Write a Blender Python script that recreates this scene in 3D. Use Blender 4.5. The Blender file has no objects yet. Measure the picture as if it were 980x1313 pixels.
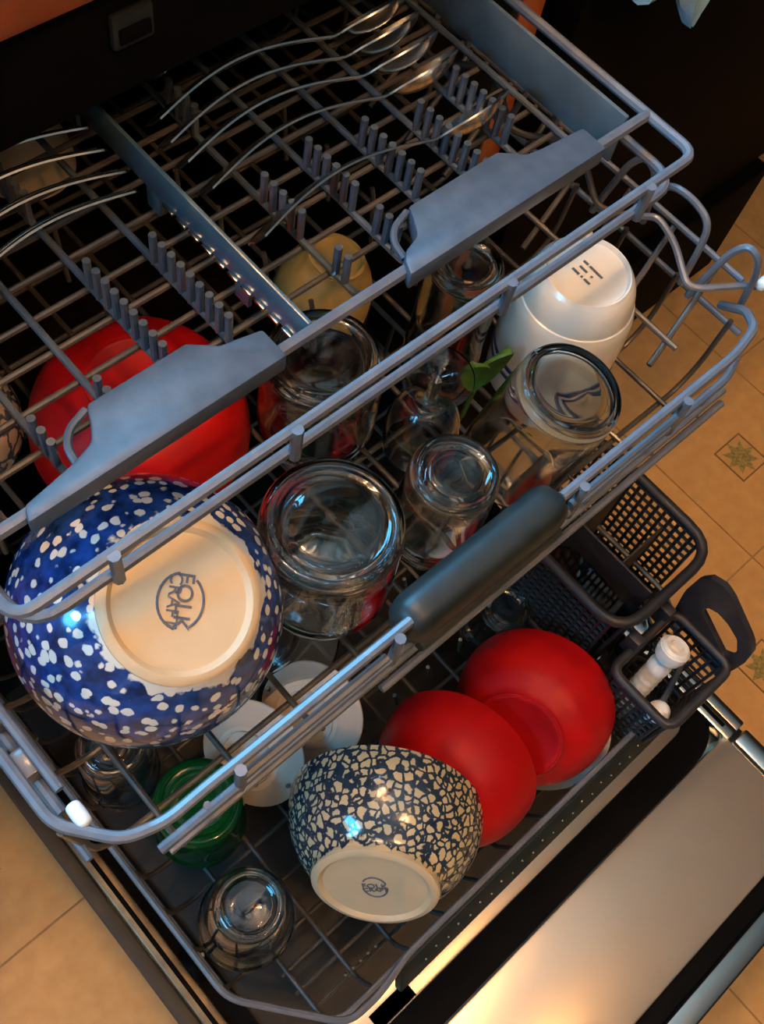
import bpy, bmesh, math, random
from mathutils import Vector, Matrix, Quaternion
random.seed(7)
PI = math.pi
S = bpy.context.scene
COL = S.collection

# ------------------------------------------------------------------ camera
cam = bpy.data.cameras.new('camera'); camo = bpy.data.objects.new('camera', cam); COL.objects.link(camo)
cam.sensor_fit = 'VERTICAL'; cam.sensor_height = 36.0; cam.lens = 37.74
cam.clip_start = 0.02; cam.clip_end = 50
R_ = Vector((0.737032, -0.663152, 0.130436)); D_ = Vector((-0.556163, -0.704757, -0.440454)); F_ = Vector((0.384014, 0.252085, -0.888249))
m3 = Matrix((R_, -D_, -F_)).transposed()
camo.matrix_world = Matrix.Translation((-0.27, 0.0, 1.19)) @ m3.to_4x4()
S.camera = camo

# ------------------------------------------------------------------ world, lights, exposure
w = bpy.data.worlds.new('room_ambience'); S.world = w; w.use_nodes = True
w.node_tree.nodes['Background'].inputs[0].default_value = (0.85, 0.6, 0.4, 1)
w.node_tree.nodes['Background'].inputs[1].default_value = 0.008
WINDOW_POWER = 20.0
wl = bpy.data.lights.new('window_daylight', 'AREA'); wl.shape = 'RECTANGLE'; wl.size = 0.4; wl.size_y = 1.0
wl.energy = WINDOW_POWER; wl.color = (0.08, 0.52, 0.98)
wlo = bpy.data.objects.new('window_daylight', wl); COL.objects.link(wlo)
wlo.location = (-1.9, 0.50, 1.72)
wlo.rotation_euler = (Vector((0.0, 0.1, 0.6)) - Vector(wlo.location)).to_track_quat('-Z', 'Z').to_euler()
w2 = bpy.data.lights.new('sink_window_daylight', 'AREA'); w2.shape = 'RECTANGLE'; w2.size = 1.0; w2.size_y = 0.8
w2.energy = 50.0; w2.color = (0.08, 0.52, 0.98)
w2o = bpy.data.objects.new('sink_window_daylight', w2); COL.objects.link(w2o)
w2o.location = (-.10, 1.03, 1.62); w2o.rotation_euler = (math.radians(-90), 0, 0)
BULB_COUNTER = 240.0     # bulbs of the fixture above the counter
BULB_ROOM = 200.0         # bulbs of the fixture in the middle of the room
S.view_settings.view_transform = 'Standard'; S.view_settings.look = 'None'
S.view_settings.gamma = 1.0; S.view_settings.use_curve_mapping = False
S.view_settings.exposure = 0.85

# ------------------------------------------------------------------ materials
MATS = {}
def mat(name, color, rough=0.5, metal=0.0, trans=0.0, ior=1.45, noise=None, bump=0.0, emit=0.0, spec=0.5, coat=0.0):
    m = bpy.data.materials.new(name); m.use_nodes = True
    nt = m.node_tree; b = nt.nodes['Principled BSDF']
    b.inputs['Base Color'].default_value = (*color, 1); b.inputs['Roughness'].default_value = rough
    b.inputs['Metallic'].default_value = metal; b.inputs['Transmission Weight'].default_value = trans
    b.inputs['IOR'].default_value = ior; b.inputs['Specular IOR Level'].default_value = spec
    b.inputs['Coat Weight'].default_value = coat; b.inputs['Coat Roughness'].default_value = 0.08
    if emit:
        b.inputs['Emission Color'].default_value = (*color, 1); b.inputs['Emission Strength'].default_value = emit
    if noise:                       # noise = (scale, second colour)
        tc = nt.nodes.new('ShaderNodeTexCoord'); n = nt.nodes.new('ShaderNodeTexNoise')
        n.inputs['Scale'].default_value = noise[0]; n.inputs['Detail'].default_value = 6
        r = nt.nodes.new('ShaderNodeValToRGB'); r.color_ramp.elements[0].position = .35; r.color_ramp.elements[1].position = .68
        r.color_ramp.elements[0].color = (*color, 1); r.color_ramp.elements[1].color = (*noise[1], 1)
        nt.links.new(tc.outputs['Object'], n.inputs['Vector']); nt.links.new(n.outputs['Fac'], r.inputs[0])
        nt.links.new(r.outputs[0], b.inputs['Base Color'])
        if bump:
            bp = nt.nodes.new('ShaderNodeBump'); bp.inputs['Strength'].default_value = bump; bp.inputs['Distance'].default_value = 0.002
            nt.links.new(n.outputs['Fac'], bp.inputs['Height']); nt.links.new(bp.outputs[0], b.inputs['Normal'])
    MATS[name] = m
    return m

mat('rack_wire', (0.10, 0.105, 0.12), .40, noise=(60, (0.14, .145, .16)), coat=.25)
mat('rack_wire_brown', (0.055, 0.046, 0.038), .38, noise=(60, (0.085, .072, .06)), coat=.2)  # brown wire, darkened to put tub-side shade into its colour
mat('grip_grey', (0.050, 0.066, 0.085), .46, noise=(90, (0.072, .090, .115)), bump=.15)
mat('handle_dark', (0.013, 0.016, 0.015), .40, noise=(70, (0.022, .025, .023)), spec=.4)
mat('panel_grey', (0.075, 0.105, 0.12), .42, noise=(40, (0.10, .135, .155)))
mat('divider_grey', (0.055, 0.10, 0.13), .3, noise=(40, (0.075, .13, .165)), coat=.4)
mat('tray_wire', (0.06, 0.08, 0.105), .28, noise=(60, (0.085, .11, .14)), coat=.6)
mat('edge_rail_shaded', (0.16, 0.10, 0.05), .38, metal=.6, noise=(35, (0.32, .21, .11)))  # left rail: same trim as the right, shade put into its colour
mat('edge_outer_shaded', (0.03, 0.022, 0.014), .6, noise=(35, (0.045, .033, .02)))  # left outer edge: darker copy of the right trim, shade painted in
mat('saucer_white', (0.60, 0.50, 0.40), .3, noise=(30, (0.64, .54, .44)))
mat('basket_black', (0.022, 0.02, 0.022), .42, noise=(80, (0.034, .03, .032)))
mat('black_plastic', (0.0022, 0.002, 0.002), .7, noise=(40, (0.0035, .003, .003)), spec=.08)
mat('tub_dark', (0.008, 0.007, 0.006), .55, noise=(20, (0.014, .012, .010)), spec=.2)
mat('liner_dark', (0.014, 0.010, 0.007), .5, noise=(30, (0.024, .017, .011)), spec=.3)  # dark plastic, with the tub shade under the rack put into its colour
mat('cutlery_steel', (0.72, 0.69, 0.65), .20, metal=1.0, noise=(120, (0.7, .68, .65)))
mat('door_steel', (0.60, 0.47, 0.34), .31, metal=.7, noise=(9, (0.66, .52, .38)))
mat('chrome_trim', (0.66, 0.62, 0.56), .2, metal=1.0, noise=(50, (0.7, .66, .6)))
mat('red_plastic', (0.50, 0.004, 0.005), .48, noise=(35, (0.44, .003, .004)), spec=.3)
mat('white_ceramic', (0.80, 0.72, 0.60), .16, noise=(30, (0.84, .77, .66)), coat=.5)
mat('white_plastic', (0.75, 0.72, 0.68), .35, noise=(60, (0.8, .77, .73)))
mat('cream_ceramic', (0.60, 0.44, 0.26), .5, noise=(45, (0.64, .48, .30)))
mat('tan_ceramic', (0.60, 0.36, 0.10), .4, noise=(45, (0.42, .25, .07)))
mat('stamp_ink', (0.07, 0.09, 0.13), .6, noise=(300, (0.12, .13, .16)))
mat('stripe_blue', (0.03, 0.05, 0.16), .2, noise=(90, (0.04, .06, .19)), coat=.4)
mat('green_leaf', (0.085, 0.19, 0.015), .5, noise=(150, (0.05, .12, .01)))
mat('wood_orange', (0.42, 0.10, 0.022), .45, noise=(25, (0.33, .075, .016)), coat=.2)
mat('oven_black', (0.0018, 0.0018, 0.0022), .7, noise=(30, (0.0026, .0026, .003)), spec=.05)
mat('towel_blue', (0.30, 0.48, 0.60), .9, noise=(200, (0.38, .55, .66)), bump=.4)
mat('wall_paint', (0.36, 0.27, 0.18), .8, noise=(12, (0.39, .3, .2)))
mat('ceiling_paint', (0.62, 0.54, 0.44), .9, noise=(12, (0.65, .57, .47)))
mat('grout', (0.33, 0.19, 0.08), .8, noise=(120, (0.38, .23, .1)))
mat('ornament_green', (0.40, 0.30, 0.09), .5, noise=(260, (0.14, .13, .05)))
mat('ornament_line', (0.22, 0.12, 0.05), .5, noise=(220, (0.26, .15, .07)))
mat('bulb_warm', (1.0, 0.56, 0.22), .4, emit=1.0)

def glass(name, color, rough=.02, ior=1.45, film=(0.8, .8, .8)):
    m = mat(name, color, rough, trans=1.0, ior=ior)
    nt = m.node_tree; b = nt.nodes['Principled BSDF']
    tc = nt.nodes.new('ShaderNodeTexCoord'); n = nt.nodes.new('ShaderNodeTexNoise'); n.inputs['Scale'].default_value = 70; n.inputs['Detail'].default_value = 4
    mr = nt.nodes.new('ShaderNodeMapRange'); mr.inputs[3].default_value = rough; mr.inputs[4].default_value = rough + .10
    mr.inputs[1].default_value = .45; mr.inputs[2].default_value = .75
    nt.links.new(tc.outputs['Object'], n.inputs['Vector']); nt.links.new(n.outputs['Fac'], mr.inputs[0]); nt.links.new(mr.outputs[0], b.inputs['Roughness'])
    return m
glass('clear_glass', (0.90, 0.95, 0.95))
glass('smoke_glass', (0.80, 0.76, 0.78))
glass('green_glass', (0.02, 0.55, 0.12))
MATS['green_glass'].node_tree.nodes['Principled BSDF'].inputs['Transmission Weight'].default_value = .55
MATS['green_glass'].node_tree.nodes['Principled BSDF'].inputs['Base Color'].default_value = (.006, .13, .027, 1)

def speckle(name, scale, dark, mid, cream, z0, z1, thr, net=False, warp=.006):
    """sponged glaze: cream spots left in blue, cream ground with a ragged edge towards the foot"""
    m = bpy.data.materials.new(name); m.use_nodes = True; nt = m.node_tree; b = nt.nodes['Principled BSDF']; L = nt.links.new
    b.inputs['Roughness'].default_value = .14; b.inputs['Coat Weight'].default_value = .5; b.inputs['Coat Roughness'].default_value = .05
    N = nt.nodes.new
    tc = N('ShaderNodeTexCoord')
    nz = N('ShaderNodeTexNoise'); nz.inputs['Scale'].default_value = 95; nz.inputs['Detail'].default_value = 3
    L(tc.outputs['Object'], nz.inputs['Vector'])
    sub = N('ShaderNodeVectorMath'); sub.operation = 'SUBTRACT'; L(nz.outputs['Color'], sub.inputs[0]); sub.inputs[1].default_value = (.5, .5, .5)
    scl = N('ShaderNodeVectorMath'); scl.operation = 'SCALE'; L(sub.outputs[0], scl.inputs[0]); scl.inputs['Scale'].default_value = warp
    add = N('ShaderNodeVectorMath'); L(tc.outputs['Object'], add.inputs[0]); L(scl.outputs[0], add.inputs[1])
    vo = N('ShaderNodeTexVoronoi'); vo.inputs['Scale'].default_value = scale; vo.inputs['Randomness'].default_value = .75; L(add.outputs[0], vo.inputs['Vector'])
    if net: vo.feature = 'DISTANCE_TO_EDGE'
    lt = N('ShaderNodeMapRange'); L(vo.outputs['Distance'], lt.inputs[0]); lt.inputs[1].default_value = thr; lt.inputs[2].default_value = thr + .06; lt.inputs[3].default_value = 0 if net else 1; lt.inputs[4].default_value = 1 if net else 0
    n2 = N('ShaderNodeTexNoise'); n2.inputs['Scale'].default_value = 120; n2.inputs['Detail'].default_value = 4; L(tc.outputs['Object'], n2.inputs['Vector'])
    blue = N('ShaderNodeValToRGB'); blue.color_ramp.elements[0].position = .35; blue.color_ramp.elements[1].position = .7
    blue.color_ramp.elements[0].color = (*dark, 1); blue.color_ramp.elements[1].color = (*mid, 1); L(n2.outputs['Fac'], blue.inputs[0])
    mix = N('ShaderNodeMix'); mix.data_type = 'RGBA'; L(lt.outputs[0], mix.inputs[0]); L(blue.outputs[0], mix.inputs[6]); mix.inputs[7].default_value = (*cream, 1)
    sep = N('ShaderNodeSeparateXYZ'); L(add.outputs[0], sep.inputs[0])
    n3 = N('ShaderNodeTexNoise'); n3.inputs['Scale'].default_value = 75; n3.inputs['Detail'].default_value = 3; L(tc.outputs['Object'], n3.inputs['Vector'])
    mad = N('ShaderNodeMath'); mad.operation = 'MULTIPLY_ADD'; L(n3.outputs['Fac'], mad.inputs[0]); mad.inputs[1].default_value = .024; L(sep.outputs['Z'], mad.inputs[2])
    edge = N('ShaderNodeMapRange'); L(mad.outputs[0], edge.inputs[0]); edge.inputs[1].default_value = z0; edge.inputs[2].default_value = z1
    mx2 = N('ShaderNodeMix'); mx2.data_type = 'RGBA'; L(edge.outputs[0], mx2.inputs[0]); L(mix.outputs[2], mx2.inputs[6]); mx2.inputs[7].default_value = (*cream, 1)
    L(mx2.outputs[2], b.inputs['Base Color'])
    MATS[name] = m
speckle('speckle_blue', 132, (0.006, 0.018, 0.075), (0.015, .065, .30), (0.74, .70, .62), .0735, .075, .345)
speckle('speckle_grey', 150, (0.018, 0.032, 0.05), (0.035, .055, .085), (0.66, .51, .29), .0785, .080, .115, net=True, warp=.009)
speckle('speckle_cream', 75, (0.05, 0.07, 0.10), (0.10, .13, .17), (0.72, .58, .38), .0485, .0495, .07, net=True, warp=.012)

def floor_mat():
    m = bpy.data.materials.new('floor_tile'); m.use_nodes = True; nt = m.node_tree; b = nt.nodes['Principled BSDF']; L = nt.links.new
    b.inputs['Roughness'].default_value = .5
    tc = nt.nodes.new('ShaderNodeTexCoord'); n = nt.nodes.new('ShaderNodeTexNoise'); n.inputs['Scale'].default_value = 55; n.inputs['Detail'].default_value = 8
    geo = nt.nodes.new('ShaderNodeNewGeometry')
    r = nt.nodes.new('ShaderNodeValToRGB'); r.color_ramp.elements[0].position = .3; r.color_ramp.elements[1].position = .7
    r.color_ramp.elements[0].color = (0.55, .30, .10, 1); r.color_ramp.elements[1].color = (0.63, .365, .135, 1)
    L(geo.outputs['Position'], n.inputs['Vector']); L(n.outputs['Fac'], r.inputs[0]); L(r.outputs[0], b.inputs['Base Color'])
    MATS['floor_tile'] = m
floor_mat()

# ------------------------------------------------------------------ mesh helpers
def mesh_obj(name, me, material, parent=None, loc=None, M=None):
    if material and not me.materials: me.materials.append(MATS[material])
    o = bpy.data.objects.new(name, me); COL.objects.link(o)
    if parent is not None: o.parent = parent
    if loc is not None: o.location = loc
    if M is not None: o.matrix_basis = M
    return o
def bm_mesh(bm, name, smooth=True):
    bmesh.ops.recalc_face_normals(bm, faces=bm.faces)
    me = bpy.data.meshes.new(name); bm.to_mesh(me); bm.free()
    if smooth:
        for p in me.polygons: p.use_smooth = True
        try: me.set_sharp_from_angle(angle=math.radians(38))
        except Exception: pass
    return me
def box_mesh(name, x0, x1, y0, y1, z0, z1, bev=0.0, seg=2):
    bm = bmesh.new(); bmesh.ops.create_cube(bm, size=1)
    for v in bm.verts: v.co = Vector(((x0+x1)/2 + v.co.x*(x1-x0), (y0+y1)/2 + v.co.y*(y1-y0), (z0+z1)/2 + v.co.z*(z1-z0)))
    if bev: bmesh.ops.bevel(bm, geom=list(bm.edges), offset=bev, segments=seg, profile=.5, affect='EDGES')
    return bm_mesh(bm, name, bool(bev))
def fillet(pts, rad, n=5):
    pts = [Vector(p) for p in pts]
    if rad <= 0 or len(pts) < 3: return pts
    out = [pts[0]]
    for i in range(1, len(pts)-1):
        a, p, c = pts[i-1], pts[i], pts[i+1]
        u = (a-p); v = (c-p); r = min(rad, u.length*.49, v.length*.49)
        s = p + u.normalized()*r; e = p + v.normalized()*r
        for k in range(n+1):
            t = k/n; out.append(s*(1-t)**2 + p*2*t*(1-t) + e*t*t)
    out.append(pts[-1]); return out
def tube_mesh(name, pts, rad, fil=0.0, seg=8, closed=False):
    P = fillet(pts, fil); bm = bmesh.new(); rings = []
    n = len(P); up = None
    for i, p in enumerate(P):
        if closed: t = (P[(i+1) % n] - P[i-1])
        else: t = P[min(i+1, n-1)] - P[max(i-1, 0)]
        t.normalize()
        if up is None:
            up = Vector((0, 0, 1)) if abs(t.z) < .9 else Vector((1, 0, 0))
        a = t.cross(up); a.normalize(); b = a.cross(t); b.normalize(); up = b
        rings.append([bm.verts.new(p + (a*math.cos(2*PI*k/seg) + b*math.sin(2*PI*k/seg))*rad) for k in range(seg)])
    last = n if closed else n-1
    for i in range(last):
        A, B = rings[i], rings[(i+1) % n]
        for k in range(seg): bm.faces.new((A[k], A[(k+1) % seg], B[(k+1) % seg], B[k]))
    if not closed: bm.faces.new(rings[0]); bm.faces.new(rings[-1])
    return bm_mesh(bm, name)
def lathe_mesh(name, prof, seg=48):
    """prof: (radius, z) pairs; radius 0 closes on the axis"""
    bm = bmesh.new(); rings = []
    for (r, z) in prof:
        if r <= 1e-6: rings.append([bm.verts.new((0, 0, z))])
        else: rings.append([bm.verts.new((r*math.cos(2*PI*k/seg), r*math.sin(2*PI*k/seg), z)) for k in range(seg)])
    for A, B in zip(rings, rings[1:]):
        for k in range(seg):
            k2 = (k+1) % seg
            if len(A) == 1 and len(B) == 1: continue
            if len(A) == 1: bm.faces.new((A[0], B[k], B[k2]))
            elif len(B) == 1: bm.faces.new((A[k], A[k2], B[0]))
            else: bm.faces.new((A[k], A[k2], B[k2], B[k]))
    return bm_mesh(bm, name)
def prism_mesh(name, outline, z0, z1, bev=0.0, hole=None):
    bm = bmesh.new()
    f = bm.faces.new([bm.verts.new((x, y, z0)) for x, y in outline])
    e = bmesh.ops.extrude_face_region(bm, geom=[f])
    for v in e['geom']:
        if isinstance(v, bmesh.types.BMVert): v.co.z = z1
    if bev:
        bmesh.ops.bevel(bm, geom=[ed for ed in bm.edges], offset=bev, segments=2, profile=.5, affect='EDGES')
    return bm_mesh(bm, name)
def smooth_profile(pts, n=6):
    """Catmull-Rom through (r, z)"""
    out = []
    for i in range(len(pts)-1):
        p0 = pts[max(i-1, 0)]; p1 = pts[i]; p2 = pts[i+1]; p3 = pts[min(i+2, len(pts)-1)]
        for k in range(n):
            t = k/n
            out.append(tuple(max(0.0 if j == 0 else -9, .5*((2*p1[j]) + (-p0[j]+p2[j])*t + (2*p0[j]-5*p1[j]+4*p2[j]-p3[j])*t*t + (-p0[j]+3*p1[j]-3*p2[j]+p3[j])*t**3)) for j in (0, 1)))
    out.append(pts[-1]); return out
def text_mesh(name, body, size, material):
    cu = bpy.data.curves.new(name, 'FONT'); cu.body = body; cu.size = size; cu.align_x = 'CENTER'; cu.align_y = 'CENTER'; cu.extrude = .0002; cu.offset = 0.00008
    to = bpy.data.objects.new(name, cu); COL.objects.link(to)
    dg = bpy.context.evaluated_depsgraph_get(); dg.update()
    me = bpy.data.meshes.new_from_object(to.evaluated_get(dg)); bpy.data.objects.remove(to)
    me.materials.clear(); me.materials.append(MATS[material]); return me

def tag(o, label, cat, group=None):
    o['label'] = label; o['category'] = cat
    if group: o['group'] = group
    return o
def thing(name, label, cat, loc=(0, 0, 0), axis=None, spin=0.0, group=None):
    o = bpy.data.objects.new(name, None); COL.objects.link(o); o.empty_display_size = .02
    M = Matrix.Translation(loc)
    if axis is not None:
        q = Vector((0, 0, 1)).rotation_difference(Vector(axis).normalized()); M = M @ q.to_matrix().to_4x4()
    M = M @ Matrix.Rotation(spin, 4, 'Z')
    o.matrix_world = M
    return tag(o, label, cat, group)
def struct(name, me, material, parent=None):
    o = mesh_obj(name, me, material, parent)
    if parent is None: o['kind'] = 'structure'
    return o
def copy_tree(o, parent=None):
    c = o.copy(); COL.objects.link(c)
    if parent is not None: c.parent = parent
    for ch in list(o.children): copy_tree(ch, c)
    return c

# ================================================================== THE ROOM
fl = struct('floor', box_mesh('floor', -2.4, 2.2, -2.2, 1.2, -.05, -.0015), 'grout')
PT = .21; OX, OY = .579, -.009
tile_me = box_mesh('tile', -PT/2+.0012, PT/2-.0012, -PT/2+.0012, PT/2-.0012, -.0015, 0.0)
orn_sq = tube_mesh('ornament', [(-.026, -.026, 0), (.026, -.026, 0), (.026, .026, 0), (-.026, .026, 0)], .0016, 0, 6, closed=True)
orn_in = prism_mesh('ornament_motif', [(.026*math.cos(a*PI/8)*(1 if a % 2 == 0 else .55), .026*math.sin(a*PI/8)*(1 if a % 2 == 0 else .55)) for a in range(16)], .0003, .0006)
for i in range(-10, 4):
    for j in range(-5, 2):
        t = mesh_obj('tile', tile_me, 'floor_tile', fl, (OX + (i+.5)*PT, OY + (j+.5)*PT, 0))
        if (i + j) % 2 == 0 and (i, j) != (1, 1):
            q = mesh_obj('ornament', orn_sq, 'ornament_line', t); mesh_obj('motif', orn_in, 'ornament_green', q)
            q.rotation_euler.z = 0.0
wb = struct('wall_back', box_mesh('wall_back', -2.4, -.62, 1.05, 1.15, 0, 2.5), 'wall_paint')
for a in ((.42, 2.2, 0, 2.5), (-.62, .42, 0, 1.2), (-.62, .42, 2.04, 2.5)):
    mesh_obj('wall_section', box_mesh('wb2', a[0], a[1], 1.05, 1.15, a[2], a[3]), 'wall_paint', wb)
w2f = struct('window_2', box_mesh('window_2', -.62, .42, 1.07, 1.12, 1.2, 1.235, .004), 'white_plastic')
for a in ((-.62, .42, 2.0, 2.04), (-.62, -.58, 1.235, 2.0), (.38, .42, 1.235, 2.0), (-.115, -.085, 1.235, 2.0)):
    mesh_obj('window_frame', box_mesh('w2fr', a[0], a[1], 1.07, 1.12, a[2], a[3], .004), 'white_plastic', w2f)
wl_ = struct('wall_left', box_mesh('wall_left', -2.1, -2.0, -2.2, .22, 0, 2.5), 'wall_paint')
mesh_obj('wall_section', box_mesh('wl4', -2.1, -2.0, .78, 1.05, 0, 2.5), 'wall_paint', wl_)
mesh_obj('wall_section', box_mesh('wl2', -2.1, -2.0, .22, .78, 0, 1.1), 'wall_paint', wl_)
mesh_obj('wall_section', box_mesh('wl3', -2.1, -2.0, .22, .78, 2.25, 2.5), 'wall_paint', wl_)
struct('ceiling', box_mesh('ceiling', -2.4, 2.2, -2.2, 1.15, 2.5, 2.55), 'ceiling_paint')
wf = struct('window_1', box_mesh('window_1', -2.08, -2.02, .22, .26, 1.1, 2.25, .004), 'white_plastic')
for (a, b, c, d) in ((.74, .78, 1.1, 2.25), (.26, .74, 1.1, 1.14), (.26, .74, 2.21, 2.25), (.26, .74, 1.66, 1.69)):
    mesh_obj('window_frame', box_mesh('wfr', -2.08, -2.02, a, b, c, d, .004), 'white_plastic', wf)

# ceiling fixtures (the warm lamps)
def fixture(loc, power, label):
    t = thing('ceiling_light', label, 'lamp', loc)
    mesh_obj('canopy', lathe_mesh('canopy', [(0, 0), (.09, 0), (.085, -.025), (.03, -.04), (0, -.04)], 32), 'chrome_trim', t)
    for k in range(3):
        a = 2*PI*k/3 + .4; x, y = .12*math.cos(a), .12*math.sin(a)
        mesh_obj('arm', tube_mesh('arm', [(0, 0, -.03), (x*.6, y*.6, -.05), (x, y, -.07)], .008, .02), 'chrome_trim', t)
        bu = mesh_obj('bulb', lathe_mesh('bulb', smooth_profile([(0.012, -.07), (.014, -.085), (.030, -.115), (.026, -.14), (0, -.15)], 4), 20), None, t, (x, y, 0))
        m = MATS['bulb_warm'].copy(); m.node_tree.nodes['Principled BSDF'].inputs['Emission Strength'].default_value = power
        bu.data.materials.append(m)
fixture((-.22, .56, 2.5), BULB_COUNTER, 'three-bulb ceiling lamp above the wooden counter')
fixture((-.12, -.80, 2.5), BULB_ROOM, 'three-bulb ceiling lamp in the middle of the room')

# counter, cabinets, oven
tag(mesh_obj('countertop', box_mesh('countertop', -1.9, .318, .36, 1.04, .852, .892, .005), 'wood_orange'), 'orange-brown wooden countertop above the dishwasher', 'countertop')
cb = thing('base_cabinet', 'orange wooden base cabinet left of the dishwasher', 'cabinet', (-.72, .7, 0))
def loc_box(par, name, x0, x1, y0, y1, z0, z1, material, bev=.002):
    L = par.matrix_world.translation
    return mesh_obj(name, box_mesh(name, x0-L.x, x1-L.x, y0-L.y, y1-L.y, z0-L.z, z1-L.z, bev), material, par)
loc_box(cb, 'body', -1.13, -.292, .39, 1.03, .09, .85, 'wood_orange')
loc_box(cb, 'toe_kick', -1.13, -.292, .45, 1.0, .0, .09, 'black_plastic')
for x0 in (-1.12, -.70):
    d = loc_box(cb, 'door', x0, x0+.40, .372, .39, .12, .68, 'wood_orange'); loc_box(cb, 'drawer_front', x0, x0+.40, .372, .39, .70, .84, 'wood_orange')
loc_box(bpy.data.objects.new('x', None) if False else thing('cabinet_stile', 'narrow orange wooden stile between dishwasher and black oven', 'cabinet stile', (.304, .7, 0)), 'post', .29, .318, .375, 1.03, 0, .85, 'wood_orange')
ov = thing('oven_range', 'black oven range right of the dishwasher', 'oven', (.62, .7, 0))
loc_box(ov, 'body', .322, .90, .385, 1.03, .04, .905, 'oven_black', .004)
loc_box(ov, 'oven_door', .328, .894, .350, .385, .22, .76, 'oven_black', .004)
loc_box(ov, 'drawer', .328, .894, .335, .385, .012, .21, 'oven_black', .004)
loc_box(ov, 'control_panel', .328, .894, .352, .385, .78, .90, 'oven_black', .004)
loc_box(ov, 'toe_base', .34, .88, .36, 1.0, 0, .04, 'black_plastic', .0)
LO = ov.matrix_world.translation
mesh_obj('handle', tube_mesh('handle', [Vector(p)-LO for p in ((.332, .36, .72), (.332, .318, .72), (.85, .318, .72), (.85, .36, .72))], .009, .02), 'oven_black', ov)
# towel corner hanging from the oven handle
def towel():
    bm = bmesh.new(); nx, nz = 14, 16
    def pt(u, v, off):
        x = .397 + (1-u)*(-.042*(1-v)-.002) + u*(.017*(1-v)+.002)
        z = .735 - v*.058
        y = .3015 + .004*math.sin(u*9 + v*3) + off
        if v < .08: y += .0
        return (x, y, z)
    g = [[[bm.verts.new(pt(i/nx, j/nz, s)) for i in range(nx+1)] for j in range(nz+1)] for s in (0, .004)]
    for s in (0, 1):
        for j in range(nz):
            for i in range(nx):
                f = [g[s][j][i], g[s][j][i+1], g[s][j+1][i+1], g[s][j+1][i]]
                bm.faces.new(f if s == 0 else f[::-1])
    for j in range(nz):
        bm.faces.new((g[0][j][0], g[0][j+1][0], g[1][j+1][0], g[1][j][0])); bm.faces.new((g[0][j][nx], g[1][j][nx], g[1][j+1][nx], g[0][j+1][nx]))
    for i in range(nx):
        bm.faces.new((g[0][0][i], g[1][0][i], g[1][0][i+1], g[0][0][i+1])); bm.faces.new((g[0][nz][i], g[0][nz][i+1], g[1][nz][i+1], g[1][nz][i]))
    return bm_mesh(bm, 'towel')
tw = thing('dish_towel', 'pale blue dish towel corner hanging in front of the black oven', 'towel', (0, 0, 0))
mesh_obj('cloth', towel(), 'towel_blue', tw)
mesh_obj('fold', tube_mesh('fold', [(.333, .318, .7285), (.375, .318, .7290), (.416, .318, .7285)], .0155, 0, 10), 'towel_blue', tw)

# ================================================================== DISHWASHER
dw = thing('dishwasher', 'open dishwasher with black tub and stainless steel door folded down', 'dishwasher', (0, .4, 0))
def dbox(name, *a, **k): return loc_box(dw, name, *a, **k)
dbox('tub_side', -.288, -.280, .375, .95, .10, .79, 'tub_dark', .001); dbox('tub_side', .280, .288, .375, .95, .10, .79, 'tub_dark', .001)
dbox('tub_back', -.28, .28, .94, .95, .10, .79, 'tub_dark', .001); dbox('tub_floor', -.28, .28, .375, .94, .10, .11, 'tub_dark', .001)
dbox('tub_top', -.288, .288, .372, .95, .785, .85, 'black_plastic', .001)
cl = dbox('latch_strike', -.046, -.022, .367, .372, .815, .834, 'handle_dark', .002); dbox('latch_recess', -.043, -.025, .3655, .3675, .819, .827, 'black_plastic', .0005)
LD = dw.matrix_world.translation
dbox('door_shell', -.287, .287, -.262, .372, .125, .188, 'chrome_trim', .004)
dbox('door_liner', -.240, .240, -.081, -.054, .188, .1965, 'door_steel', .003)
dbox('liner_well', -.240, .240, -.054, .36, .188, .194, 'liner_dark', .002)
dbox('door_panel', -.262, .262, -.2235, -.112, .188, .2, 'door_steel', .003)
dbox('door_rim', -.285, .285, -.262, -.2415, .188, .2005, 'chrome_trim', .003)
dbox('rim_groove', -.262, .262, -.2415, -.2235, .188, .1925, 'black_plastic', .0005)
def flat_strip(name, path, wd, z0, z1):
    P = fillet(path, .035, 8); bm = bmesh.new(); rows = []
    for i, p in enumerate(P):
        t = (P[min(i+1, len(P)-1)] - P[max(i-1, 0)]).normalized(); n = Vector((-t.y, t.x, 0))
        rows.append([bm.verts.new((p + n*s*wd/2 + Vector((0, 0, z)))-LD) for s, z in ((-1, z0), (1, z0), (1, z1), (-1, z1))])
    for A, B in zip(rows, rows[1:]):
        for k in range(4): bm.faces.new((A[k], A[(k+1) % 4], B[(k+1) % 4], B[k]))
    bm.faces.new(rows[0]); bm.faces.new(rows[-1])
    return bm_mesh(bm, name, False)
mesh_obj('gasket', flat_strip('gasket', [(-.2545, .30, 0), (-.2545, -.096, 0), (.2545, -.096, 0), (.2545, .30, 0)], .030, .186, .197), 'black_plastic', dw)
for s in (-1, 1):
    dbox('side_rail', min(s*.258, s*.274), max(s*.258, s*.274), -.118, .34, .188, .204, 'chrome_trim' if s > 0 else 'edge_rail_shaded', .003)
    dbox('side_rail_step', min(s*.265, s*.285), max(s*.265, s*.285), -.24, -.122, .188, .200, 'chrome_trim', .003)
    dbox('side_seal', min(s*.275, s*.2885), max(s*.275, s*.2885), -.118, .36, .13, .1985, 'chrome_trim' if s > 0 else 'edge_outer_shaded', .002)
    dbox('rail_slot', min(s*.264, s*.268), max(s*.264, s*.268), -.105, .33, .2035, .2048, 'black_plastic', .0003)
dbox('liner_slot', -.168, -.125, -.079, -.064, .195, .1965, 'black_plastic', .0003)

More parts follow.
